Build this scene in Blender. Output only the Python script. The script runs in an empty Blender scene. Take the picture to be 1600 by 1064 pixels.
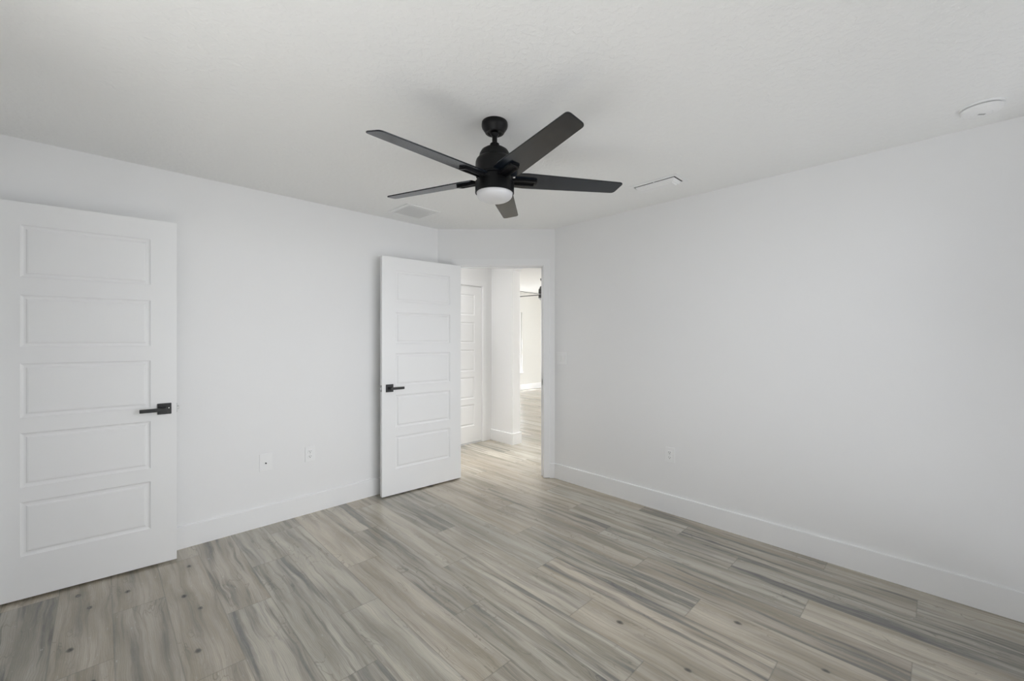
import bpy, bmesh, math, random
from mathutils import Vector, Matrix
random.seed(7)
D = bpy.data
C = bpy.context.scene.collection
SC = bpy.context.scene
R = math.radians

# ------------------------------------------------------------------ camera
CAM_H = 1.3676
YAW = 45.585                                   # viewing direction, degrees from +X
cam = D.cameras.new('camera'); cam.sensor_width = 36; cam.lens = 36 * 655 / 1600
cam.shift_y = -3.5 / 1600; cam.clip_start = .02; cam.clip_end = 200
co = D.objects.new('camera', cam); C.objects.link(co)
co.location = (0, 0, CAM_H); co.rotation_euler = (R(90), 0, R(YAW - 90))
SC.camera = co

# ------------------------------------------------------------------ light
SC.view_settings.view_transform = 'Standard'; SC.view_settings.look = 'None'
SC.view_settings.gamma = 1; SC.view_settings.use_curve_mapping = False
SC.view_settings.exposure = 0.0
w = D.worlds.new('sky'); SC.world = w; w.use_nodes = True
bg = w.node_tree.nodes['Background']; bg.inputs[0].default_value = (.94, .965, 1, 1); bg.inputs[1].default_value = .15
def area(name, loc, rot, sx, sy, power, col=(1, 1, 1)):
    l = D.lights.new(name, 'AREA'); l.shape = 'RECTANGLE'; l.size = sx; l.size_y = sy; l.energy = power; l.color = col
    o = D.objects.new(name, l); C.objects.link(o); o.location = loc; o.rotation_euler = rot
    return o
# daylight at the bedroom windows (behind the camera) and at the living room window, plus added fill lamps
POW = {'rear_sky': 18.5, 'rear_up': 37, 'near_sky': 6.2, 'near_up': 38, 'sun': 28, 'living': 430, 'hall': 8, 'hall_floor_fill': 4.2, 'living_far': 45}
def portal(name, loc, rot, sx, sy):
    o = area(name, loc, rot, sx, sy, 1); o.data.cycles.is_portal = True
portal('portal_rear', (1.81, -.545, 1.155), (R(90), 0, 0), 2.52, 2.2)
portal('portal_near', (-.565, .75, 1.35), (R(90), 0, R(-90)), 2.0, 1.8)
portal('portal_living', (7.31, 7.92, 1.26), (R(90), 0, R(180)), 1.32, 1.58)
o_ = area('daylight_rear', (1.81, -.72, 1.40), (R(77), 0, R(8)), 2.5, 1.7, POW['rear_sky'], (.93, .955, 1)); o_.data.spread = R(80)
area('ceiling_fill_rear', (2.0, -1.6, .0), (R(180), 0, 0), 4.0, 2.0, POW['rear_up'], (.94, .96, 1))  # up-facing lamp added outside to brighten the ceiling
o_ = area('daylight_near', (-.74, .75, 1.40), (R(85), 0, R(-95)), 2.0, 1.7, POW['near_sky'], (.93, .955, 1)); o_.data.spread = R(70)
area('ceiling_fill_near', (-1.5, .6, .05), (R(180), 0, 0), 1.6, 3.0, POW['near_up'], (.94, .96, 1))  # unseen lamp added below the near window to lift the ceiling
sl = D.lights.new('sun', 'SUN'); sl.energy = POW['sun']; sl.angle = R(.6); sl.color = (.88, .925, 1)      # added; falls through the near window onto unseen floor, its bounce brightens the ceiling
so = D.objects.new('sun', sl); C.objects.link(so); so.rotation_euler = Vector((.45, -.20, -1)).to_track_quat('-Z', 'Y').to_euler()
area('living_side_fill', (10.9, 2.2, 1.35), (R(66), 0, R(90)), 4.0, 2.3, POW['living'], (.97, .98, 1))  # lamp at an unseen side opening, added to brighten living room and hall
area('daylight_living_far', (7.31, 8.1, 1.26), (R(-90), 0, 0), 1.3, 1.56, POW['living_far'], (.97, .99, 1))
o_ = area('hall_floor_fill', (3.22, 3.55, 2.43), (0, 0, 0), .3, .3, POW['hall_floor_fill'], (1, .98, .96)); o_.data.spread = R(55)  # unseen lamp without a fixture, added to brighten the hall floor
area('hall_fill', (2.45, 3.93, 2.43), (0, 0, 0), .5, .3, POW['hall'], (1, .98, .96))  # added out of view to lift the hall walls, no fixture

SC.cycles.max_bounces = 12; SC.cycles.diffuse_bounces = 8; SC.cycles.glossy_bounces = 4
SC.cycles.transparent_max_bounces = 8
SC.cycles.sample_clamp_indirect = 4.0
SC.cycles.caustics_reflective = False; SC.cycles.caustics_refractive = False

# ------------------------------------------------------------------ materials
def mat(name, col, rough=.5, metal=0., spec=.5, coat=0., coat_rough=.1):
    m = D.materials.new(name); m.use_nodes = True
    p = m.node_tree.nodes['Principled BSDF']
    p.inputs['Base Color'].default_value = (*col, 1); p.inputs['Roughness'].default_value = rough
    p.inputs['Metallic'].default_value = metal; p.inputs['Specular IOR Level'].default_value = spec
    p.inputs['Coat Weight'].default_value = coat; p.inputs['Coat Roughness'].default_value = coat_rough
    return m
def add_bump(m, scale, strength, dist=.002, detail=3, coarse=None):
    nt = m.node_tree; N = nt.nodes; L = nt.links
    tc = N.new('ShaderNodeTexCoord'); n = N.new('ShaderNodeTexNoise')
    n.inputs['Scale'].default_value = scale; n.inputs['Detail'].default_value = detail
    L.new(tc.outputs['Object'], n.inputs['Vector'])
    h = n.outputs['Fac']
    if coarse:
        r = N.new('ShaderNodeValToRGB'); r.color_ramp.elements[0].position = coarse[0]; r.color_ramp.elements[1].position = coarse[1]
        L.new(h, r.inputs['Fac']); h = r.outputs['Color']
    b = N.new('ShaderNodeBump'); b.inputs['Strength'].default_value = strength; b.inputs['Distance'].default_value = dist
    L.new(h, b.inputs['Height']); L.new(b.outputs['Normal'], N['Principled BSDF'].inputs['Normal'])
    return m
M = {}
M['wall'] = add_bump(mat('wall_paint', (.842, .845, .848), .55, spec=.25), 190, .10, .001)
M['living'] = mat('cream_wall_paint', (.70, .70, .675), .6, spec=.25)
M['living_ceiling'] = mat('living_ceiling_paint', (.86, .86, .86), .8, spec=.15)
M['ceiling'] = add_bump(mat('ceiling_knockdown', (.88, .885, .88), .8, spec=.15), 34, .35, .0025, 4, (.46, .58))
M['trim'] = mat('trim_enamel', (.86, .865, .87), .35, spec=.4)
M['door'] = mat('door_enamel', (.86, .865, .868), .38, spec=.4)
M['plate'] = mat('white_plastic', (.87, .875, .875), .35, spec=.4)
M['vent'] = mat('white_vent_enamel', (.87, .875, .875), .4)
M['dark'] = mat('duct_shade', (.10, .10, .10), .8)
M['shade_grey'] = mat('louver_shade_paint', (.42, .42, .42), .6)
M['slot'] = mat('slot_dark', (.05, .05, .05), .6)
M['black'] = add_bump(mat('black_powder_coat', (.0045, .0046, .005), .40, spec=.22), 400, .05, .0005)
M['blade'] = mat('black_blade_lacquer', (.0045, .0075, .0125), .22, spec=.6)
M['hardware'] = mat('matte_black_hardware', (.014, .014, .014), .4)
M['steel'] = mat('brushed_steel', (.42, .42, .42), .35, 1)
M['chrome'] = mat('bright_pin', (.8, .8, .8), .2, 1)
M['globe'] = mat('opal_glass', (.62, .62, .63), .3, spec=.4)
M['rubber'] = mat('grey_plastic', (.35, .35, .35), .5)
M['seam'] = mat('dark_seam', (.02, .02, .02), .7)
M['fan_grey'] = mat('dark_bronze_fan', (.05, .05, .05), .4)

g = D.materials.new('window_glass'); g.use_nodes = True
nt = g.node_tree; N = nt.nodes; N.clear()
o_ = N.new('ShaderNodeOutputMaterial'); mx = N.new('ShaderNodeMixShader'); tr = N.new('ShaderNodeBsdfTransparent'); gl = N.new('ShaderNodeBsdfGlossy'); fr = N.new('ShaderNodeFresnel')
gl.inputs['Roughness'].default_value = .02; fr.inputs['IOR'].default_value = 1.45
ge = N.new('ShaderNodeNewGeometry'); mm_ = N.new('ShaderNodeMath'); mm_.operation = 'MULTIPLY_ADD'; mm_.inputs[1].default_value = -1; mm_.inputs[2].default_value = 1; fm = N.new('ShaderNodeMath'); fm.operation = 'MULTIPLY'
nt.links.new(ge.outputs['Backfacing'], mm_.inputs[0]); nt.links.new(mm_.outputs[0], fm.inputs[0]); nt.links.new(fr.outputs[0], fm.inputs[1])
nt.links.new(fm.outputs[0], mx.inputs[0]); nt.links.new(tr.outputs[0], mx.inputs[1]); nt.links.new(gl.outputs[0], mx.inputs[2]); nt.links.new(mx.outputs[0], o_.inputs[0])
M['glass'] = g

def floor_material():
    """Wood look plank tile; UV is in metres along (u) and across (v) each plank, attributes carry each plank's own print."""
    m = D.materials.new('wood_look_plank'); m.use_nodes = True
    nt = m.node_tree; N = nt.nodes; L = nt.links; P = N['Principled BSDF']
    def node(t, **kw):
        n = N.new(t)
        for k, v in kw.items(): setattr(n, k, v)
        return n
    def math_(op, a, b=None, c=None):
        n = node('ShaderNodeMath', operation=op)
        for i, x in enumerate((a, b, c)):
            if x is None: continue
            if isinstance(x, (int, float)): n.inputs[i].default_value = x
            else: L.new(x, n.inputs[i])
        return n.outputs[0]
    def mix(f, a, b, mode='MIX'):
        n = node('ShaderNodeMix', data_type='RGBA', blend_type=mode)
        for i, x in ((0, f), (6, a), (7, b)):
            if isinstance(x, (int, float)): n.inputs[i].default_value = x
            elif isinstance(x, tuple): n.inputs[i].default_value = (*x, 1)
            else: L.new(x, n.inputs[i])
        return n.outputs[2]
    def ramp(f, pts):
        n = node('ShaderNodeValToRGB'); e = n.color_ramp.elements
        while len(e) < len(pts): e.new(.5)
        for q, (p, v) in zip(e, pts):
            q.position = p; q.color = (v, v, v, 1) if isinstance(v, (int, float)) else (*v, 1)
        L.new(f, n.inputs[0]); return n.outputs[0]
    def attr(nm):
        return node('ShaderNodeAttribute', attribute_name=nm).outputs['Fac']
    uv = node('ShaderNodeUVMap', uv_map='plank')
    sep = node('ShaderNodeSeparateXYZ'); L.new(uv.outputs[0], sep.inputs[0])
    u, v = sep.outputs[0], sep.outputs[1]
    seed, tone, warm, knot, dark, ul = attr('seed'), attr('tone'), attr('warm'), attr('knot'), attr('dark'), attr('ulen')
    def coords(su, sv, so=0., du=0.):
        c = node('ShaderNodeCombineXYZ')
        L.new(math_('MULTIPLY', math_('ADD', u, du), su), c.inputs[0])
        L.new(math_('MULTIPLY', vw, sv), c.inputs[1])
        L.new(math_('ADD', math_('MULTIPLY', seed, 37.), so), c.inputs[2])
        return c.outputs[0]
    def noise(vec, scale, detail=3, rough=.55, dist=0.):
        n = node('ShaderNodeTexNoise'); n.inputs['Scale'].default_value = scale; n.inputs['Detail'].default_value = detail
        n.inputs['Roughness'].default_value = rough; n.inputs['Distortion'].default_value = dist
        L.new(vec, n.inputs['Vector']); return n.outputs['Fac']
    vw = v
    warp = noise(coords(1.6, 5., 3.), 1.6, 2)                       # the grain wanders along the board
    vw = math_('ADD', v, math_('MULTIPLY', math_('SUBTRACT', warp, .5), .055))
    broad = noise(coords(.9, 9., 0.), 1.6, 2, .5)                    # wide soft bands of sapwood and heartwood
    band = noise(coords(1.1, 26., 11.), 1.5, 3, .55)                 # streaks
    fine = noise(coords(5., 230., 5.), 1.0, 4, .6)                   # pores
    fine2 = noise(coords(14., 60., 9.), 1.6, 4, .65)
    cath = node('ShaderNodeTexWave', wave_type='BANDS', bands_direction='Y', wave_profile='SIN')
    cath.inputs['Scale'].default_value = 13.; cath.inputs['Distortion'].default_value = 7.; cath.inputs['Detail'].default_value = 2; cath.inputs['Detail Scale'].default_value = .7
    L.new(coords(1.4, 3.4, 21.), cath.inputs['Vector'])
    light = mix(warm, (.565, .535, .465), (.585, .525, .44))
    mid = mix(warm, (.35, .33, .278), (.37, .328, .26))
    deep = (.125, .120, .108)
    f1 = ramp(broad, [(.34, 0.), (.62, 1.)])
    col = mix(f1, mid, light)
    str_ = ramp(band, [(.30, 1.), (.47, .0)])
    col = mix(math_('MULTIPLY', str_, math_('ADD', .35, math_('MULTIPLY', dark, .55))), col, deep)
    big = ramp(noise(coords(.8, 15., 51.), 1.3, 3, .6, .3), [(.50, 0.), (.66, 1.)])
    col = mix(math_('MULTIPLY', big, dark), col, (.135, .134, .132))
    col = mix(math_('MULTIPLY', ramp(cath.outputs['Fac'], [(.55, 0.), (1., 1.)]), .16), col, deep)
    col = mix(math_('MULTIPLY', ramp(fine, [(.35, 1.), (.6, 0.)]), .20), col, (.17, .16, .145))
    col = mix(math_('MULTIPLY', ramp(fine2, [(.45, 0.), (.75, 1.)]), .12), col, (.58, .56, .51))
    # dark cracks that run along some boards
    crk = math_('ABSOLUTE', math_('SUBTRACT', noise(coords(2.2, 9., 77.), 1.2, 3, .6, .4), .5))
    col = mix(math_('MULTIPLY', ramp(crk, [(.0, 1.), (.012, 0.)]), math_('MULTIPLY', .42, ramp(noise(coords(1.5, 4., 91.), 1.5, 1), [(.5, 0.), (.62, 1.)]))), col, (.06, .058, .055))
    # knots: small eyes in the knotty print
    kn = 0
    for ku, kv, kr in ((.20, .062, .016), (.55, .118, .013), (.73, .072, .015), (1.08, .135, .014)):
        du = math_('MULTIPLY', math_('SUBTRACT', u, ku), .62); dv = math_('SUBTRACT', v, kv)
        d = math_('SQRT', math_('ADD', math_('MULTIPLY', du, du), math_('MULTIPLY', dv, dv)))
        d = math_('ADD', d, math_('MULTIPLY', math_('SUBTRACT', noise(coords(30., 30., 2.), 1., 2), .5), .012))
        e = ramp(d, [(.0, 1.), (kr * .55, .8), (kr, 0.)])
        halo = ramp(d, [(.0, .22), (.05, 0.)])
        kn = math_('MAXIMUM', math_('MAXIMUM', e, halo), kn)
    col = mix(math_('MULTIPLY', kn, knot), col, (.045, .042, .038))
    hs = node('ShaderNodeHueSaturation'); L.new(col, hs.inputs['Color']); L.new(tone, hs.inputs['Value'])
    hs.inputs['Saturation'].default_value = 1.18
    col = hs.outputs[0]
    # narrow grout joint round each plank
    e1 = math_('MINIMUM', v, math_('SUBTRACT', .2005, v)); e2 = math_('MINIMUM', u, math_('SUBTRACT', ul, u))
    ed = math_('MINIMUM', e1, e2)
    jn = ramp(ed, [(.0, 1.), (.0012, 1.), (.0019, 0.)])
    col = mix(math_('MULTIPLY', jn, .55), col, (.15, .145, .13))
    L.new(col, P.inputs['Base Color'])
    rg = math_('ADD', .205, math_('MULTIPLY', fine2, .10)); L.new(rg, P.inputs['Roughness'])
    P.inputs['Specular IOR Level'].default_value = .9
    b = node('ShaderNodeBump'); b.inputs['Strength'].default_value = .12; b.inputs['Distance'].default_value = .001
    L.new(math_('SUBTRACT', fine, math_('MULTIPLY', jn, 1.5)), b.inputs['Height']); L.new(b.outputs[0], P.inputs['Normal'])
    return m
M['floor'] = floor_material()

# ------------------------------------------------------------------ helpers
def link(name, me, m, parent=None):
    o = D.objects.new(name, me); C.objects.link(o)
    for x in (m if isinstance(m, (list, tuple)) else [m]): me.materials.append(x)
    if parent: o.parent = parent
    return o
class MB:
    def __init__(s): s.b = bmesh.new()
    def box(s, x0, x1, y0, y1, z0, z1, bev=0., mi=0, seg=2):
        t = bmesh.new()
        bmesh.ops.create_cube(t, size=1)
        for v in t.verts: v.co = Vector(((x0 + x1) / 2 + v.co.x * (x1 - x0), (y0 + y1) / 2 + v.co.y * (y1 - y0), (z0 + z1) / 2 + v.co.z * (z1 - z0)))
        if bev: bmesh.ops.bevel(t, geom=t.edges[:], offset=bev, segments=seg, affect='EDGES', profile=.5)
        s._merge(t, mi); return s
    def _merge(s, t, mi=0, mtx=None):
        if mtx: bmesh.ops.transform(t, matrix=mtx, verts=t.verts)
        for f in t.faces: f.material_index = mi
        me = D.meshes.new('tmp'); t.to_mesh(me); t.free(); s.b.from_mesh(me); D.meshes.remove(me)
    def prism(s, pts, z0, z1, mi=0):
        t = bmesh.new()
        a = [t.verts.new((x, y, z0)) for x, y in pts]; b = [t.verts.new((x, y, z1)) for x, y in pts]
        t.faces.new(a[::-1]); t.faces.new(b); n = len(pts)
        for i in range(n): t.faces.new((a[i], a[(i + 1) % n], b[(i + 1) % n], b[i]))
        bmesh.ops.recalc_face_normals(t, faces=t.faces[:]); s._merge(t, mi); return s
    def lathe(s, prof, cx=0, cy=0, seg=64, mi=0, mtx=None):
        t = bmesh.new(); rings = []
        for r, z in prof:
            if r < 1e-6: rings.append([t.verts.new((cx, cy, z))])
            else: rings.append([t.verts.new((cx + r * math.cos(2 * math.pi * i / seg), cy + r * math.sin(2 * math.pi * i / seg), z)) for i in range(seg)])
        for A, B in zip(rings, rings[1:]):
            for i in range(seg):
                j = (i + 1) % seg
                if len(A) == 1 and len(B) == 1: continue
                if len(A) == 1: t.faces.new((A[0], B[i], B[j]))
                elif len(B) == 1: t.faces.new((A[i], B[0], A[j]))
                else: t.faces.new((A[i], B[i], B[j], A[j]))
        bmesh.ops.recalc_face_normals(t, faces=t.faces[:]); s._merge(t, mi, mtx); return s
    def quad(s, *p, mi=0):
        f = s.b.faces.new([s.b.verts.new(q) for q in p]); f.material_index = mi; return s
    def build(s, name, m, parent=None, smooth=None, mtx=None):
        if mtx: bmesh.ops.transform(s.b, matrix=mtx, verts=s.b.verts)
        me = D.meshes.new(name); s.b.to_mesh(me); s.b.free()
        if smooth:
            for p in me.polygons: p.use_smooth = True
            me.set_sharp_from_angle(angle=R(smooth))
        return link(name, me, m, parent)
def empty(name, loc, rz=0):
    o = D.objects.new(name, None); C.objects.link(o); o.location = loc; o.rotation_euler = (0, 0, rz); o.empty_display_size = .1
    return o
def tag(o, label=None, cat=None, group=None, kind=None):
    if label: o['label'] = label
    if cat: o['category'] = cat
    if group: o['group'] = group
    if kind: o['kind'] = kind
    return o
def struct(o, label=None, cat=None): return tag(o, label, cat, kind='structure')

# ------------------------------------------------------------------ room measures
XL, YL = -.43, 3.457                 # near wall (with the left door) and left wall
XR, YB = 3.179, -.41                 # right wall and window wall behind the camera
T, H = .115, 2.44
A = Vector((2.365, YL)); B = Vector((XR, YL - (XR - 2.365)))     # ends of the diagonal wall
t_ = Vector((.70711, -.70711)); n_ = Vector((.70711, .70711))
SLEN = (B - A).length
S0, S1 = .205, 1.0326                # doorway along the diagonal wall
DH = 2.076                           # doorway head
k = T * math.tan(R(22.5))
HX, HY = 3.77, 4.244                 # hall: opposite wall plane and left wall plane
LX = HX + .135

# floor: one mesh, one face per plank
def build_floor(x_min, x_max, y_min, y_max):
    W, LN = .2005, 1.195
    me = D.meshes.new('floor'); vs = []; fs = []; info = []
    i0 = math.floor((x_min - .0405) / W); i1 = math.ceil((x_max - .0405) / W)
    for i in range(i0, i1):
        xa, xb = .0405 + W * i, .0405 + W * (i + 1)
        off = (.480 + .3983 * (i % 3))
        kk = math.floor((y_min - off) / LN)
        while off + kk * LN < y_max:
            ya, yb = off + kk * LN, off + (kk + 1) * LN
            n = len(vs)
            xa2, xb2, ya2, yb2 = max(xa, x_min), min(xb, x_max), max(ya, y_min), min(yb, y_max)
            vs += [(xa2, ya2, 0), (xb2, ya2, 0), (xb2, yb2, 0), (xa2, yb2, 0)]
            fs.append((n, n + 1, n + 2, n + 3))
            kid = kk + (1 if off >= LN else 0)
            info.append((i, kid, [(ya2 - ya, xa2 - xa), (ya2 - ya, xb2 - xa), (yb2 - ya, xb2 - xa), (yb2 - ya, xa2 - xa)]))
            kk += 1
    me.from_pydata(vs, [], fs)
    me.uv_layers.new(name='plank')
    for nm in ('seed', 'tone', 'warm', 'knot', 'dark', 'ulen'): me.attributes.new(nm, 'FLOAT', 'FACE')
    at = {nm: me.attributes[nm] for nm in ('seed', 'tone', 'warm', 'knot', 'dark', 'ulen')}; uvl = me.uv_layers['plank']
    rnd = random.Random(11)
    for f, (i, kk, uv) in enumerate(info):
        seed, tone, warm, knot, dark, flip = rnd.randrange(24) / 24., rnd.uniform(.80, 1.06), rnd.random(), 0., rnd.random() ** 1.6, rnd.random() < .5
        if (i, kk) in PRINTS: seed, tone, warm, knot, dark, flip = PRINTS[(i, kk)]
        for nm, v in zip(('seed', 'tone', 'warm', 'knot', 'dark', 'ulen'), (seed, tone, warm, knot, dark, 1.195)): at[nm].data[f].value = v
        for c in range(4):
            a, b = uv[c]
            if flip: a, b = 1.195 - a, .2005 - b
            uvl.data[f * 4 + c].uv = (a, b)
    return link('floor', me, M['floor'])
# prints seen on single planks; left-hand tones also hold shade: (row, plank along the row): seed, tone, warmth, knots, dark heart, turned round
KN = .31
PRINTS = {
    (1, 1): (KN, .90, .8, 1., .15, False), (-1, 2): (KN, .86, .8, 1., .15, False), (-1, 1): (KN, .86, .8, 1., .15, False),  # darkened partly for the shade at the lower left
    (8, 0): (KN, 1.04, .8, 1., .12, True), (10, -1): (KN, 1.04, .8, 1., .12, True), (0, 2): (KN, .86, .8, 1., .2, False),
    (-2, 1): (.62, .74, .2, 0., .9, False), (0, 1): (.12, .80, .6, 0., .35, False),  # tones lowered here too, print plus lower-left shade
    (2, 2): (.44, .88, .6, 0., .8, False), (2, 1): (.72, .98, .1, 0., .9, True),
    (3, 2): (.55, 1.0, .1, 0., .5, False), (3, 1): (.55, .95, .0, 0., .8, True), (3, 0): (.21, 1.0, .0, 0., .7, True),
    (4, 1): (.84, 1.03, .1, 0., .4, False), (4, 0): (.35, 1.05, .1, 0., .3, False),
    (12, 0): (.91, .92, .1, 0., .7, False), (13, 0): (.67, .95, .3, 0., .5, False), (14, 0): (.05, .88, .4, 0., .9, True),
    (12, -1): (.27, 1.04, .6, 0., .1, True),
}
struct(build_floor(-1.9, 12., -.55, 8.2))

# bedroom walls
m = MB()
m.prism([(XL - T, YL), (A.x, YL), (A.x + k, YL + T), (XL - T, YL + T)], 0, H + .1)
struct(m.build('wall_left', M['wall']))
m = MB()
m.prism([(XR, YB - T), (XR, B.y), (XR + T, B.y + k), (XR + T, YB - T)], 0, H + .1)
struct(m.build('wall_right', M['wall']))
def seg(s0, s1, d0, d1, mit0=0, mit1=0):
    p = [A + t_ * s0 + n_ * d0, A + t_ * s1 + n_ * d0, A + t_ * (s1 + mit1) + n_ * d1, A + t_ * (s0 - mit0) + n_ * d1]
    return [(q.x, q.y) for q in p]
m = MB()
m.prism(seg(0, S0 - .018, 0, T, -k * 0, 0), 0, H + .1)
m.prism(seg(S1 + .018, SLEN, 0, T), 0, H + .1)
m.prism(seg(S0 - .018, S1 + .018, 0, T), DH + .018, H + .1)
struct(m.build('wall_far', M['wall']))
# near wall with the opening that the left door belongs to, and the closet behind it
OA, OB = 2.505, 3.270
NY0, NY1 = -.25, 1.75                # second window, in the near wall
WZ0, WZ1 = .45, 2.25
m = MB()
m.box(XL - T, XL, YB - T, NY0, 0, H + .1); m.box(XL - T, XL, NY1, OA - .018, 0, H + .1); m.box(XL - T, XL, NY0, NY1, 0, WZ0); m.box(XL - T, XL, NY0, NY1, WZ1, H + .1); m.box(XL - T, XL, OB + .018, YL, 0, H + .1); m.box(XL - T, XL, OA - .018, OB + .018, DH + .018, H + .1)
struct(m.build('wall_near', M['wall']))
m = MB()
m.box(-1.75, -1.65, 1.9, YL, 0, H + .1); m.box(-1.65, XL - T, 1.8, 1.9, 0, H + .1); m.box(-1.65, XL - T, YL, YL + T, 0, H + .1)
struct(m.build('wall_closet', M['wall']))
# window wall behind the camera
WX0, WX1, WZ0, WZ1 = .55, 3.07, .06, 2.25
m = MB()
m.box(XL - T, WX0, YB - T, YB, 0, H + .1); m.box(WX1, XR, YB - T, YB, 0, H + .1); m.box(WX0, WX1, YB - T, YB, 0, WZ0); m.box(WX0, WX1, YB - T, YB, WZ1, H + .1)
struct(m.build('wall_rear', M['wall']))
def window(name, x0, x1, y, z0, z1, inward, turn=None):
    """window unit in a wall that runs along X; inward is +1 when the room lies at larger Y"""
    fr = MB(); f = .05
    ya, yb = y - inward * .08, y - inward * .03
    ya, yb = min(ya, yb), max(ya, yb)
    fr.box(x0, x0 + f, ya, yb, z0, z1, .004); fr.box(x1 - f, x1, ya, yb, z0, z1, .004)
    fr.box(x0 + f, x1 - f, ya, yb, z0, z0 + f, .004); fr.box(x0 + f, x1 - f, ya, yb, z1 - f, z1, .004)
    xm = (x0 + x1) / 2; fr.box(xm - .022, xm + .022, ya, yb, z0 + f, z1 - f, .004)
    zm = (z0 + z1) / 2; fr.box(x0 + f, xm - .022, ya + .01, yb - .01, zm - .02, zm + .02, .003); fr.box(xm + .022, x1 - f, ya + .01, yb - .01, zm - .02, zm + .02, .003)
    o = fr.build(name, M['trim']); struct(o)
    p = MB(); ym = (ya + yb) / 2; p.box(x0 + f * .7, x1 - f * .7, ym - .002, ym + .002, z0 + f * .7, z1 - f * .7); p.build('window_pane', M['glass'], o)
    s = MB(); s.box(x0 - .03, x1 + .03, min(y, y + inward * .03), max(y, y + inward * .03), z0 - .02, z0, .004); s.build('window_sill', M['trim'], o)
    if turn: o.matrix_world = turn
    return o
window('window_1', WX0, WX1, YB, WZ0, WZ1, 1)
window('window_3', -NY1, -NY0, 0, WZ0, WZ1, 1, Matrix.Translation((XL, 0, 0)) @ Matrix.Rotation(R(-90), 4, 'Z'))

# hall beyond the doorway
HDX0, HDX1 = 2.84, 3.60              # closed hall door
HDH = 2.045
m = MB()
m.box(1.70, HDX0 - .018, HY, HY + T, 0, H + .1); m.box(HDX1 + .018, HX, HY, HY + T, 0, H + .1); m.box(HDX0 - .018, HDX1 + .018, HY, HY + T, HDH + .018, H + .1)
struct(m.build('wall_hall_left', M['wall']))
OY0, OY1, OZ = 2.87, 3.836, 2.236    # cased opening from the hall into the living room
m = MB()
m.box(HX, LX, OY1, 7.75, 0, 2.75); m.box(HX, LX, OY0, OY1, OZ, 2.75); m.box(HX, LX, -.5, OY0, 0, 2.75)
struct(m.build('wall_hall_far', M['wall']))
m = MB(); m.box(XR + T, HX, 2.62, 2.735, 0, H + .1); struct(m.build('wall_hall_right', M['wall']))
m = MB(); m.box(1.60, 1.70, YL + T, HY + T, 0, H + .1); struct(m.build('wall_hall_end', M['wall']))
# hall door closet back so no sky shows behind the closed door
m = MB(); m.box(2.70, HX, HY + .75, HY + .85, 0, H + .1); struct(m.build('wall_hall_closet', M['wall']))

# living room
LH = 2.57; LY = 7.75
m = MB()
V0, V1, VZ0, VZ1 = 6.65, 7.97, .47, 2.05
m.box(LX, V0, LY, LY + .15, 0, LH + .1); m.box(V1, 10.6, LY, LY + .15, 0, LH + .1); m.box(V0, V1, LY, LY + .15, 0, VZ0); m.box(V0, V1, LY, LY + .15, VZ1, LH + .1)
struct(m.build('wall_living_far', M['living']))
m = MB()
m.box(10.6, 10.75, -.5, .1, 0, LH + .1); m.box(10.6, 10.75, 4.3, LY + .15, 0, LH + .1); m.box(10.6, 10.75, .1, 4.3, 2.45, LH + .1)  # unseen gap left for the added living room lamp
struct(m.build('wall_living_right', M['wall']))
m = MB(); m.box(LX, 10.75, -.62, -.5, 0, LH + .1); struct(m.build('wall_living_near', M['wall']))
m = MB(); m.box(LX, 10.75, -.5, LY + .15, LH, LH + .1); struct(m.build('ceiling_living', M['living_ceiling']))
window('window_2', V0, V1, LY, VZ0, VZ1, -1)

# ceilings of the bedroom, hall and closet
m = MB(); m.prism([(XL - T, YB - T), (HX, YB - T), (HX, HY + .85), (1.60, HY + .85), (1.60, YL + T), (-1.75, YL + T), (-1.75, 1.8), (XL - T, 1.8)], H, H + .1); struct(m.build('ceiling', M['ceiling']))

# ------------------------------------------------------------------ trim
BH = .145; BT = .014
def board(name, p, q, side, parent=None, h=BH):
    """baseboard from p to q; side = unit normal into the room"""
    p, q, s = Vector(p), Vector(q), Vector(side)
    m = MB(); t = bmesh.new()
    prof = [(0, 0), (BT, 0), (BT, h - .0035), (BT - .0035, h), (0, h)]
    a = [t.verts.new((*(p + s * d), z)) for d, z in prof]; b = [t.verts.new((*(q + s * d), z)) for d, z in prof]
    n = len(prof); t.faces.new(a); t.faces.new(b[::-1])
    for i in range(n): t.faces.new((a[i], a[(i + 1) % n], b[(i + 1) % n], b[i]))
    bmesh.ops.recalc_face_normals(t, faces=t.faces[:]); m._merge(t)
    return struct(m.build(name, M['trim'], parent))
board('baseboard_left', (XL, YL), (A.x - .006, YL), (0, -1))
board('baseboard_right', (XR, YB), (XR, B.y - .006), (-1, 0))
CW = .063; CT = .016
q = A + t_ * (S1 + .005 + CW); board('baseboard_far', q, A + t_ * SLEN, -n_)
q = A + t_ * (S0 - .005 - CW); board('baseboard_corner', A, q, -n_)
board('baseboard_near', (XL, YB), (XL, OA - .005 - CW), (1, 0))
board('baseboard_rear', (XL, YB), (XR, YB), (0, 1))
board('baseboard_hall_far', (HX, HY), (HX, OY1 - BT), (-1, 0))
board('baseboard_hall_end', (HX, OY1), (LX + BT, OY1), (0, -1))
board('baseboard_hall_left', (1.70, HY), (HDX0 - .005 - CW, HY), (0, -1))
board('baseboard_living_far', (LX, LY), (10.6, LY), (0, -1))
board('baseboard_living_left', (LX, OY1 + .0), (LX, LY), (1, 0))

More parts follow.
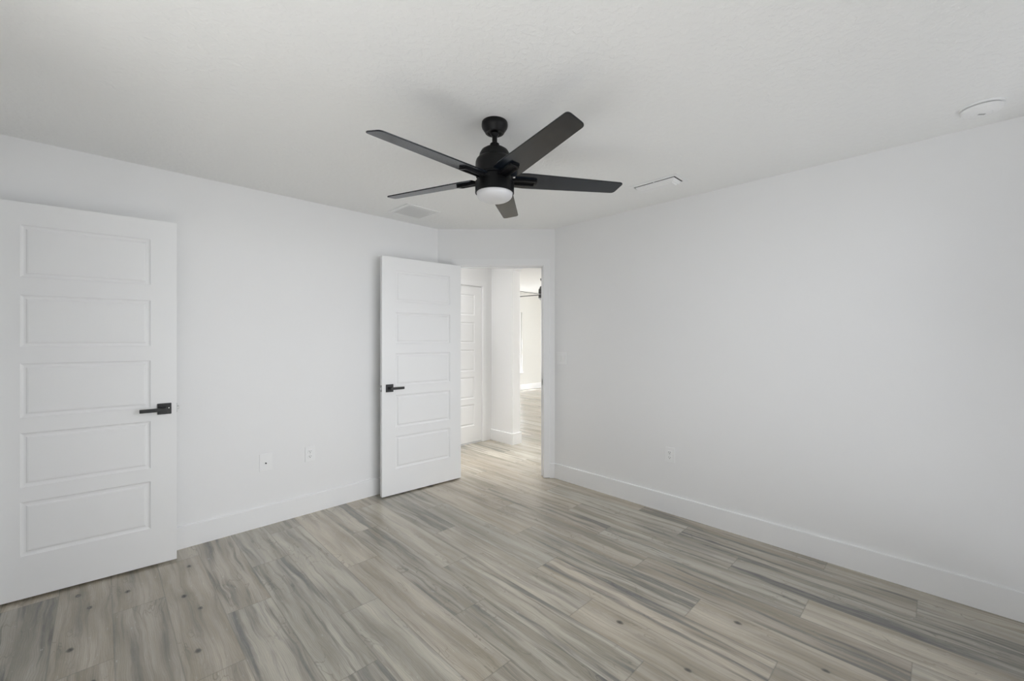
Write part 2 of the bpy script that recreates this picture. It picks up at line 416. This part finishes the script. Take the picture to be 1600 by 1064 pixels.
def casing_bar(m, p, q, s, z0, z1, up=True):
    """moulded flat casing bar between p and q on the wall face, standing out along s"""
    p, q, s = Vector(p), Vector(q), Vector(s); d = (q - p).normalized(); e = .005
    pts = [p, q, q + s * (CT - e), q - d * e + s * CT, p + d * e + s * CT, p + s * (CT - e)]
    m.prism([(x.x, x.y) for x in pts], z0, z1)
def door_trim(name, P, d, s, width, head, depth, strike=None, gap=.004):
    """frame for a doorway: P = left end of the clear opening on the room face, d along the wall, s into the room"""
    P, d, s = Vector(P), Vector(d), Vector(s)
    m = MB(); r = .005
    casing_bar(m, P - d * (r + CW), P - d * r, s, gap, head + r)
    casing_bar(m, P + d * (width + r), P + d * (width + r + CW), s, gap, head + r)
    pp = [P - d * (r + CW), P + d * (width + r + CW)]
    t = [pp[0], pp[1], pp[1] + s * CT, pp[0] + s * CT]
    m.prism([(x.x, x.y) for x in t], head + r, head + r + CW)
    J = .017
    for a, b in ((-J, 0), (width, width + J)):
        t = [P + d * a, P + d * b, P + d * b - s * depth, P + d * a - s * depth]; m.prism([(x.x, x.y) for x in t], gap, head)
    t = [P - d * J, P + d * (width + J), P + d * (width + J) - s * depth, P - d * J - s * depth]; m.prism([(x.x, x.y) for x in t], head, head + J)
    # door stop strip
    for a, b in ((0, .011), (width - .011, width)):
        t = [P + d * a - s * .045, P + d * b - s * .045, P + d * b - s * .078, P + d * a - s * .078]; m.prism([(x.x, x.y) for x in t], gap, head)
    t = [P - s * .045, P + d * width - s * .045, P + d * width - s * .078, P - s * .078]; m.prism([(x.x, x.y) for x in t], head - .011, head)
    o = struct(m.build(name, M['trim']))
    if strike:
        k_ = MB(); c = P + d * (width - .0012) - s * .022
        ang = math.atan2(d.y, d.x)
        k_.box(-.0012, .0012, -.020, .020, -.029, .029, .0005); k_.box(-.0016, -.0011, -.009, .011, -.012, .012, mi=1)
        k_.box(-.0012, .0030, .020, .032, -.014, .014, .0008)
        k_.build('strike_plate', [M['steel'], M['slot']], o, mtx=Matrix.Translation((c.x, c.y, strike)) @ Matrix.Rotation(ang, 4, 'Z'))
    return o
P0 = A + t_ * S0
door_trim('trim_1', P0, t_, -n_, S1 - S0, DH, T, .936)
door_trim('trim_2', (XL, OB), (0, -1), (1, 0), OB - OA, DH, T)
door_trim('trim_3', (HDX0, HY), (1, 0), (0, -1), HDX1 - HDX0, HDH, T)

# ------------------------------------------------------------------ doors
ROWS = [(.232, .514), (.591, .873), (.953, 1.236), (1.321, 1.594), (1.686, 1.958)]
def slab(m, w, z0, z1, sl, sr, rows, th=.035):
    """moulded five panel slab, x 0..w, front face y=0 (looking to -y), back face y=th"""
    prof = [(0, 0), (.004, .0045), (.011, .0075), (.019, .0075), (.024, .0030), (.030, .0015)]
    for yf, sgn in ((0, 1), (th, -1)):
        def q(x, z, dep=0.): return (x, yf + sgn * dep, z)
        def rect(x0, x1, a, b): m.quad(q(x0, a), q(x1, a), q(x1, b), q(x0, b))
        rect(0, sl, z0, z1); rect(w - sr, w, z0, z1)
        zs = [z0] + [z for r_ in rows for z in r_] + [z1]
        for a, b in zip(zs[::2], zs[1::2]): rect(sl, w - sr, a, b)
        for a, b in rows:
            loops = [[q(sl + i, a + i, d), q(w - sr - i, a + i, d), q(w - sr - i, b - i, d), q(sl + i, b - i, d)] for i, d in prof]
            for A_, B_ in zip(loops, loops[1:]):
                for c in range(4): m.quad(A_[c], A_[(c + 1) % 4], B_[(c + 1) % 4], B_[c])
            m.quad(*loops[-1])
    m.quad((0, 0, z0), (0, th, z0), (0, th, z1), (0, 0, z1)); m.quad((w, 0, z0), (w, th, z0), (w, th, z1), (w, 0, z1))
    m.quad((0, 0, z0), (w, 0, z0), (w, th, z0), (0, th, z0)); m.quad((0, 0, z1), (w, 0, z1), (w, th, z1), (0, th, z1))
    bmesh.ops.remove_doubles(m.b, verts=m.b.verts, dist=1e-5)
    bmesh.ops.recalc_face_normals(m.b, faces=m.b.faces[:])
def lever(parent, x, z, to, y0=0., out=-1, pin=True):
    """square rosette with a flat bar lever that points along to*x; out = direction off the door face"""
    r = MB(); ya, yb = sorted((y0, y0 + out * .009)); r.box(x - .033, x + .033, ya, yb, z - .033, z + .033, .002)
    ro = r.build('door_handle', M['hardware'], parent)
    l = MB(); ya, yb = sorted((y0 + out * .009, y0 + out * .058)); l.box(x - .010, x + .010, ya, yb, z - .010, z + .010, .002)
    ya, yb = sorted((y0 + out * .046, y0 + out * .060)); xa, xb = sorted((x - to * .011, x + to * .112))
    l.box(xa, xb, ya, yb, z - .0105, z + .0105, .002)
    l.build('lever', M['hardware'], ro)
    if pin:
        p = MB(); p.lathe([(0, 0), (.0032, 0), (.0032, .003), (.0022, .004), (0, .004)], seg=16, mtx=Matrix.Translation((x - to * .020, y0 + out * .009, z + .004)) @ Matrix.Rotation(R(90 if out < 0 else -90), 4, 'X'))
        p.build('privacy_pin', M['chrome'], ro)
    return ro
def latch(parent, x, z, sgn, th=.035):
    a = MB(); xa, xb = sorted((x - sgn * .001, x + sgn * .0012)); a.box(xa, xb, th / 2 - .0125, th / 2 + .0125, z - .0285, z + .0285, .0004)
    for dz in (-.021, .021):
        xa, xb = sorted((x + sgn * .0011, x + sgn * .0017)); a.box(xa, xb, th / 2 - .0045, th / 2 + .0045, z + dz - .0045, z + dz + .0045, mi=1)
    pl = a.build('latch_plate', [M['steel'], M['slot']], parent)
    b = MB(); xa, xb = sorted((x, x + sgn * .011)); b.box(xa, xb, th / 2 - .007, th / 2 + .007, z - .010, z + .010, .002)
    b.build('latch_bolt', M['steel'], pl)
def hinges(parent, x, th=.035):
    for z in (.22, 1.05, 1.86):
        h = MB(); h.lathe([(0, z - .045), (.006, z - .045), (.006, z + .045), (0, z + .045)], cx=x, cy=th + .004, seg=16)
        h.build('hinge', M['hardware'], parent, 40)
m = MB(); W1 = .757; slab(m, W1, .012, 2.0755, .122, .122, ROWS)
d1 = m.build('door_1', M['door']); d1.location = (-.4225, 3.3473, 0); d1.rotation_euler = (0, 0, math.atan2(-.056, .688))
struct(d1, 'white five-panel door standing open at the left edge of the room', 'door')
lever(d1, W1 - .0585, .941, -1); lever(d1, W1 - .0585, .941, -1, .035, 1, False); latch(d1, W1, .941, 1); hinges(d1, .004)
m = MB(); W2 = .797; slab(m, W2, .012, 2.0715, .122, .122, ROWS)
d2 = m.build('door_2', M['door']); d2.location = (1.706, 3.3207, 0); d2.rotation_euler = (0, 0, math.atan2(-.056, .795))
struct(d2, 'white five-panel door swung open beside the doorway to the hall', 'door')
lever(d2, .066, .938, 1, pin=False); lever(d2, .066, .938, 1, .035, 1, False); latch(d2, 0, .938, -1); hinges(d2, W2 - .004)
m = MB(); W3 = HDX1 - HDX0 - .006; slab(m, W3, .020, HDH - .003, .115, .115, [(a * .985 + .005, b * .985 + .005) for a, b in ROWS])
d3 = m.build('door_3', M['door']); d3.location = (HDX0 + .003, HY + .006, 0)
struct(d3, 'white closed panel door in the hall, seen through the doorway', 'door')
s_ = MB(); s_.box(0, W3, .0, .035, .002, .014); s_.build('threshold', M['trim'], d3)

# ------------------------------------------------------------------ ceiling fan
def make_fan(cx, cy, zc, blades, z_blade, ang0, scale=1., label='', mats=('black', 'blade'), brackets=True):
    f = empty('ceiling_fan', (cx, cy, zc)); tag(f, label, 'ceiling fan')
    K, BL = M[mats[0]], M[mats[1]]
    Z = lambda z: z - zc
    m = MB(); m.lathe([(0, Z(2.44)), (.062, Z(2.44)), (.0640, Z(2.437)), (.0650, Z(2.428)), (.0648, Z(2.420)), (.0625, Z(2.412)), (.056, Z(2.402)), (.050, Z(2.393)), (.0475, Z(2.388)), (.044, Z(2.385)), (.036, Z(2.385)), (.031, Z(2.392)), (0, Z(2.394))])
    m.build('canopy', K, f, 35)
    m = MB(); m.lathe([(0, Z(2.394)), (.018, Z(2.391)), (.022, Z(2.382)), (.017, Z(2.373)), (.0125, Z(2.369)), (.0125, Z(2.320)), (0, Z(2.320))]); m.build('downrod', K, f, 35)
    m = MB(); m.lathe([(0, Z(2.3370)), (.017, Z(2.3370)), (.0225, Z(2.3330)), (.0255, Z(2.3170)), (.029, Z(2.3150)), (.050, Z(2.3080)), (.066, Z(2.2970)), (.0745, Z(2.2820)), (.0775, Z(2.2670)),
                       (.0775, Z(2.2625)), (.0835, Z(2.2590)), (.0905, Z(2.2510)), (.0945, Z(2.2390)), (.0955, Z(2.2250)), (.0955, Z(2.176)), (.0925, Z(2.174)), (.0925, Z(2.168)), (.0, Z(2.168))])
    m.build('motor_housing', K, f, 30)
    m = MB(); m.lathe([(0, Z(2.168)), (.085, Z(2.168)), (.085, Z(2.142)), (0, Z(2.142))]); m.build('rotor', K, f, 30)
    m = MB(); m.lathe([(0, Z(2.142)), (.0955, Z(2.142)), (.0965, Z(2.139)), (.0965, Z(2.088)), (.0935, Z(2.086)), (.0905, Z(2.088)), (.0905, Z(2.10)), (0, Z(2.10))])
    m.build('light_fitter', K, f, 30)
    m = MB(); pr = [(0, Z(2.098)), (.0895, Z(2.098)), (.0900, Z(2.090)), (.0885, Z(2.080))]
    for j in range(1, 9):
        a = R(90 * j / 8); pr.append((.0885 * math.cos(a) ** .8 if j < 8 else 0, Z(2.080 - .036 * math.sin(a))))
    m.lathe(pr); m.build('lamp_globe', M['globe'], f, 50)
    for b in range(blades):
        a = R(ang0 + 360 / blades * b); rot = Matrix.Rotation(a, 4, 'Z'); pit = Matrix.Rotation(R(-12), 4, 'X')
        base = Matrix.Translation((0, 0, Z(z_blade)))
        # blade outline: wide at the root, narrower towards a slightly skewed, rounded tip
        t = bmesh.new(); pts = []
        def corner(c, p0, p1, r, n=5):
            c, p0, p1 = Vector(c), Vector(p0), Vector(p1); u0 = (p0 - c).normalized() * r; u1 = (p1 - c).normalized() * r
            for j in range(n + 1):
                s = j / n; yield (c + u0 * (1 - s) ** 2 + u1 * s ** 2)
        raw = [(.100, -.060), (.16, -.0645), (.668, -.048), (.651, .048), (.16, .0645), (.100, .060)]
        rad = [.012, .0, .022, .022, .0, .012]
        for j, c in enumerate(raw):
            if rad[j]: pts += list(corner(c, raw[j - 1], raw[(j + 1) % 6], rad[j]))
            else: pts.append(Vector(c))
        top = [t.verts.new((p.x, p.y, .003)) for p in pts]; bot = [t.verts.new((p.x, p.y, -.003)) for p in pts]
        t.faces.new(top); t.faces.new(bot[::-1]); n = len(pts)
        for j in range(n): t.faces.new((top[j], bot[j], bot[(j + 1) % n], top[(j + 1) % n]))
        bmesh.ops.recalc_face_normals(t, faces=t.faces[:])
        bmesh.ops.bevel(t, geom=[e for e in t.edges if abs(e.verts[0].co.z - e.verts[1].co.z) < 1e-6], offset=.0012, segments=2, affect='EDGES')
        m = MB(); m._merge(t, 0, base @ rot @ pit); bo = m.build('blade', BL, f, 40)
        if brackets:
            # bracket below the root: a rounded arm with a raised rim
            t = bmesh.new(); hw = .024; arc = [(.205 + .5 * hw * math.cos(R(x)), hw * math.sin(R(x))) for x in range(-90, 91, 15)]
            out = [(.070, -hw), *arc, (.070, hw)]
            a_ = [t.verts.new((x, y, -.0035)) for x, y in out]; b_ = [t.verts.new((x, y, -.0085)) for x, y in out]; n = len(out)
            t.faces.new(a_); t.faces.new(b_[::-1])
            for j in range(n): t.faces.new((a_[j], b_[j], b_[(j + 1) % n], a_[(j + 1) % n]))
            bmesh.ops.recalc_face_normals(t, faces=t.faces[:])
            m = MB(); m._merge(t, 0, base @ rot @ pit)
            for y0, y1 in ((-hw, -hw + .010), (hw - .010, hw)):
                t2 = MB(); t2.box(.085, .204, y0, y1, -.0155, -.0080, .0025); me = D.meshes.new('x'); t2.b.to_mesh(me); t2.b.free()
                t3 = bmesh.new(); t3.from_mesh(me); D.meshes.remove(me); m._merge(t3, 0, base @ rot @ pit)
            t2 = MB(); t2.box(.198, .213, -hw * .9, hw * .9, -.0150, -.0080, .003); me = D.meshes.new('x'); t2.b.to_mesh(me); t2.b.free()
            t3 = bmesh.new(); t3.from_mesh(me); D.meshes.remove(me); m._merge(t3, 0, base @ rot @ pit)
            m.build('blade_bracket', K, bo, 40)
    return f
fan = make_fan(1.397, 1.549, 2.44, 5, 2.160, 38.6, label='black five-blade ceiling fan with white globe light in the bedroom')
fan2 = make_fan(5.68, 4.98, 2.57, 4, 2.152, 6., label='small dark ceiling fan hanging in the bright room beyond the doorway', mats=('fan_grey', 'fan_grey'), brackets=False)
fan2.name = 'ceiling_fan.001'

# ------------------------------------------------------------------ ceiling register, return grille, smoke detector
def supply_register(cx, cy, lx, ly):
    r = empty('air_register', (cx, cy, H)); tag(r, 'white curved-blade ceiling air register right of the black fan', 'air vent')
    m = MB(); f = .022
    m.box(-lx, -lx + f, -ly, ly, -.006, 0, .002); m.box(lx - f, lx, -ly, ly, -.006, 0, .002)
    m.box(-lx + f, lx - f, -ly, -ly + f, -.006, 0, .002); m.box(-lx + f, lx - f, ly - f, ly, -.006, 0, .002)
    m.build('frame', M['vent'], r)
    m = MB(); m.box(-lx + f * .8, lx - f * .8, -ly + f * .8, ly - f * .8, -.0025, -.0005); m.build('duct_shade_panel', M['dark'], r)  # dark plate stands in for the shade inside the duct
    # stepped deflector blades: two nested tiers with bevelled sides, hanging below the flange
    for wx, wy, ix, za, zb in ((lx - f - .009, ly - f - .009, .014, -.006, -.024), (lx - f - .028, ly - f - .028, .006, -.0245, -.031)):
        t = bmesh.new()
        A_ = [t.verts.new((sx * wx, sy * wy, za)) for sx, sy in ((-1, -1), (1, -1), (1, 1), (-1, 1))]
        B_ = [t.verts.new((sx * (wx - ix), sy * (wy - ix), zb)) for sx, sy in ((-1, -1), (1, -1), (1, 1), (-1, 1))]
        t.faces.new(A_); t.faces.new(B_)
        for i in range(4): t.faces.new((A_[i], A_[(i + 1) % 4], B_[(i + 1) % 4], B_[i]))
        bmesh.ops.recalc_face_normals(t, faces=t.faces[:])
        mm = MB(); mm._merge(t); mm.build('louver', M['vent'], r)
    for x0, x1 in ((-.036, -.028), (.020, .044)):
        mm = MB(); mm.box(x0, x1, -ly + f + .030, ly - f - .030, -.0247, -.0238); mm.build('louver_shade', M['shade_grey'], r)  # grey strips painted for the shaded gaps between louvers
    for sx in (-1, 1):
        mm = MB(); xa, xb = sorted((sx * (lx - f + .002), sx * (lx - f - .008))); mm.box(xa, xb, -.003, .003, -.0058, -.003); mm.build('rib', M['vent'], r)
supply_register(2.762, 1.372, .088, .172)
def return_grille(cx, cy, lx, ly):
    r = empty('return_grille', (cx, cy, H)); tag(r, 'square white return air grille flush in the ceiling near the left wall', 'air vent')
    m = MB(); f = .03
    m.box(-lx, -lx + f, -ly, ly, -.007, 0, .003); m.box(lx - f, lx, -ly, ly, -.007, 0, .003)
    m.box(-lx + f, lx - f, -ly, -ly + f, -.007, 0, .003); m.box(-lx + f, lx - f, ly - f, ly, -.007, 0, .003)
    m.build('frame', M['vent'], r)
    m = MB(); m.box(-lx + f * .8, lx - f * .8, -ly + f * .8, ly - f * .8, -.0012, -.0004); m.build('filter', M['vent'], r)
    n = 17
    for j in range(n):
        y = -ly + f + (j + .5) * (2 * ly - 2 * f) / n
        t = MB(); t.box(-lx + f, lx - f, -.0080, .0080, -.0006, .0006)
        t.build('slat', M['vent'], r, mtx=Matrix.Translation((0, y, -.0046)) @ Matrix.Rotation(R(9), 4, 'X'))
return_grille(1.895, 3.118, .160, .160)
s = empty('smoke_detector', (2.905, -.135, H)); tag(s, 'round white smoke detector on the ceiling at upper right', 'smoke detector')
m = MB(); m.lathe([(0, 0), (.074, 0), (.0745, -.003), (.0735, -.008), (.066, -.009), (.0, -.009)]); m.build('mounting_base', M['plate'], s, 35)
m = MB(); m.lathe([(.0, -.009), (.060, -.009), (.060, -.0125), (.0, -.0125)]); m.build('sensing_gap', M['rubber'], s, 35)
m = MB(); m.lathe([(0, -.012), (.066, -.012), (.0695, -.0145), (.0695, -.020), (.066, -.028), (.054, -.034), (.036, -.037), (.034, -.036), (.032, -.037), (0, -.038)]); m.build('cover', M['plate'], s, 35)
m = MB(); m.box(-.014, .014, -.0045, .0045, -.0392, -.0375, .0006); m.build('test_button', M['rubber'], s, mtx=Matrix.Rotation(R(130), 4, 'Z'))

# ------------------------------------------------------------------ wall plates (built facing -y, then turned)
def rounded_plate(m, w_, h_, th=.0055): m.box(-w_ / 2, w_ / 2, -th, 0, -h_ / 2, h_ / 2, .0025)
def outlet(loc, rz, label):
    o = empty('wall_outlet', loc, rz); tag(o, label, 'outlet')
    m = MB(); rounded_plate(m, .074, .119); m.build('cover_plate', M['plate'], o)
    for dz in (-.0195, .0195):
        m = MB(); m.box(-.0165, .0165, -.0085, -.005, dz - .014, dz + .014, .0030); rc = m.build('receptacle', M['plate'], o)
        m = MB(); m.box(-.0075, -.0050, -.0090, -.0083, dz - .001, dz + .008); m.box(.0050, .0075, -.0090, -.0083, dz, dz + .007); m.box(-.0025, .0025, -.0090, -.0083, dz - .0095, dz - .0045)
        m.build('slots', M['slot'], rc)
    m = MB(); m.box(-.002, .002, -.0064, -.0052, -.002, .002, .0005); m.build('screw', M['steel'], o)
    return o
outlet((1.168, YL, .462), 0, 'white duplex outlet on the left wall near the open hall door')
outlet((XR, 1.477, .455), R(-90), 'white duplex outlet low on the bare right wall')
o = empty('cable_plate', (.860, YL, .460)); tag(o, 'white cable wall plate with a single center jack on the left wall', 'wall plate')
m = MB(); rounded_plate(m, .082, .127); m.build('cover_plate', M['plate'], o)
m = MB(); m.lathe([(.0020, .006), (.0046, .006), (.0046, -.006), (.0040, -.007), (.0020, -.007), (.0020, .004)], seg=20, mtx=Matrix.Translation((0, -.009, -.006)) @ Matrix.Rotation(R(90), 4, 'X') @ Matrix.Scale(-1, 4, (0, 0, 1))); m.build('coax_jack', M['slot'], o, 40)
o = empty('light_switch', (XR, 2.555, 1.174), R(-90)); tag(o, 'white double rocker light switch on the right wall beside the doorway', 'light switch')
m = MB(); rounded_plate(m, .120, .117); m.build('cover_plate', M['plate'], o)
for dx in (-.023, .023):
    m = MB(); m.box(dx - .0172, dx + .0172, -.0062, -.0050, -.0345, .0345, .0004); fr = m.build('rocker_frame', M['plate'], o)
    t = MB(); t.box(-.0155, .0155, -.0035, .0020, -.0325, .0325, .0012)
    t.build('rocker', M['plate'], fr, mtx=Matrix.Translation((dx, -.0068, 0)) @ Matrix.Rotation(R(4 if dx > 0 else -4), 4, 'X'))
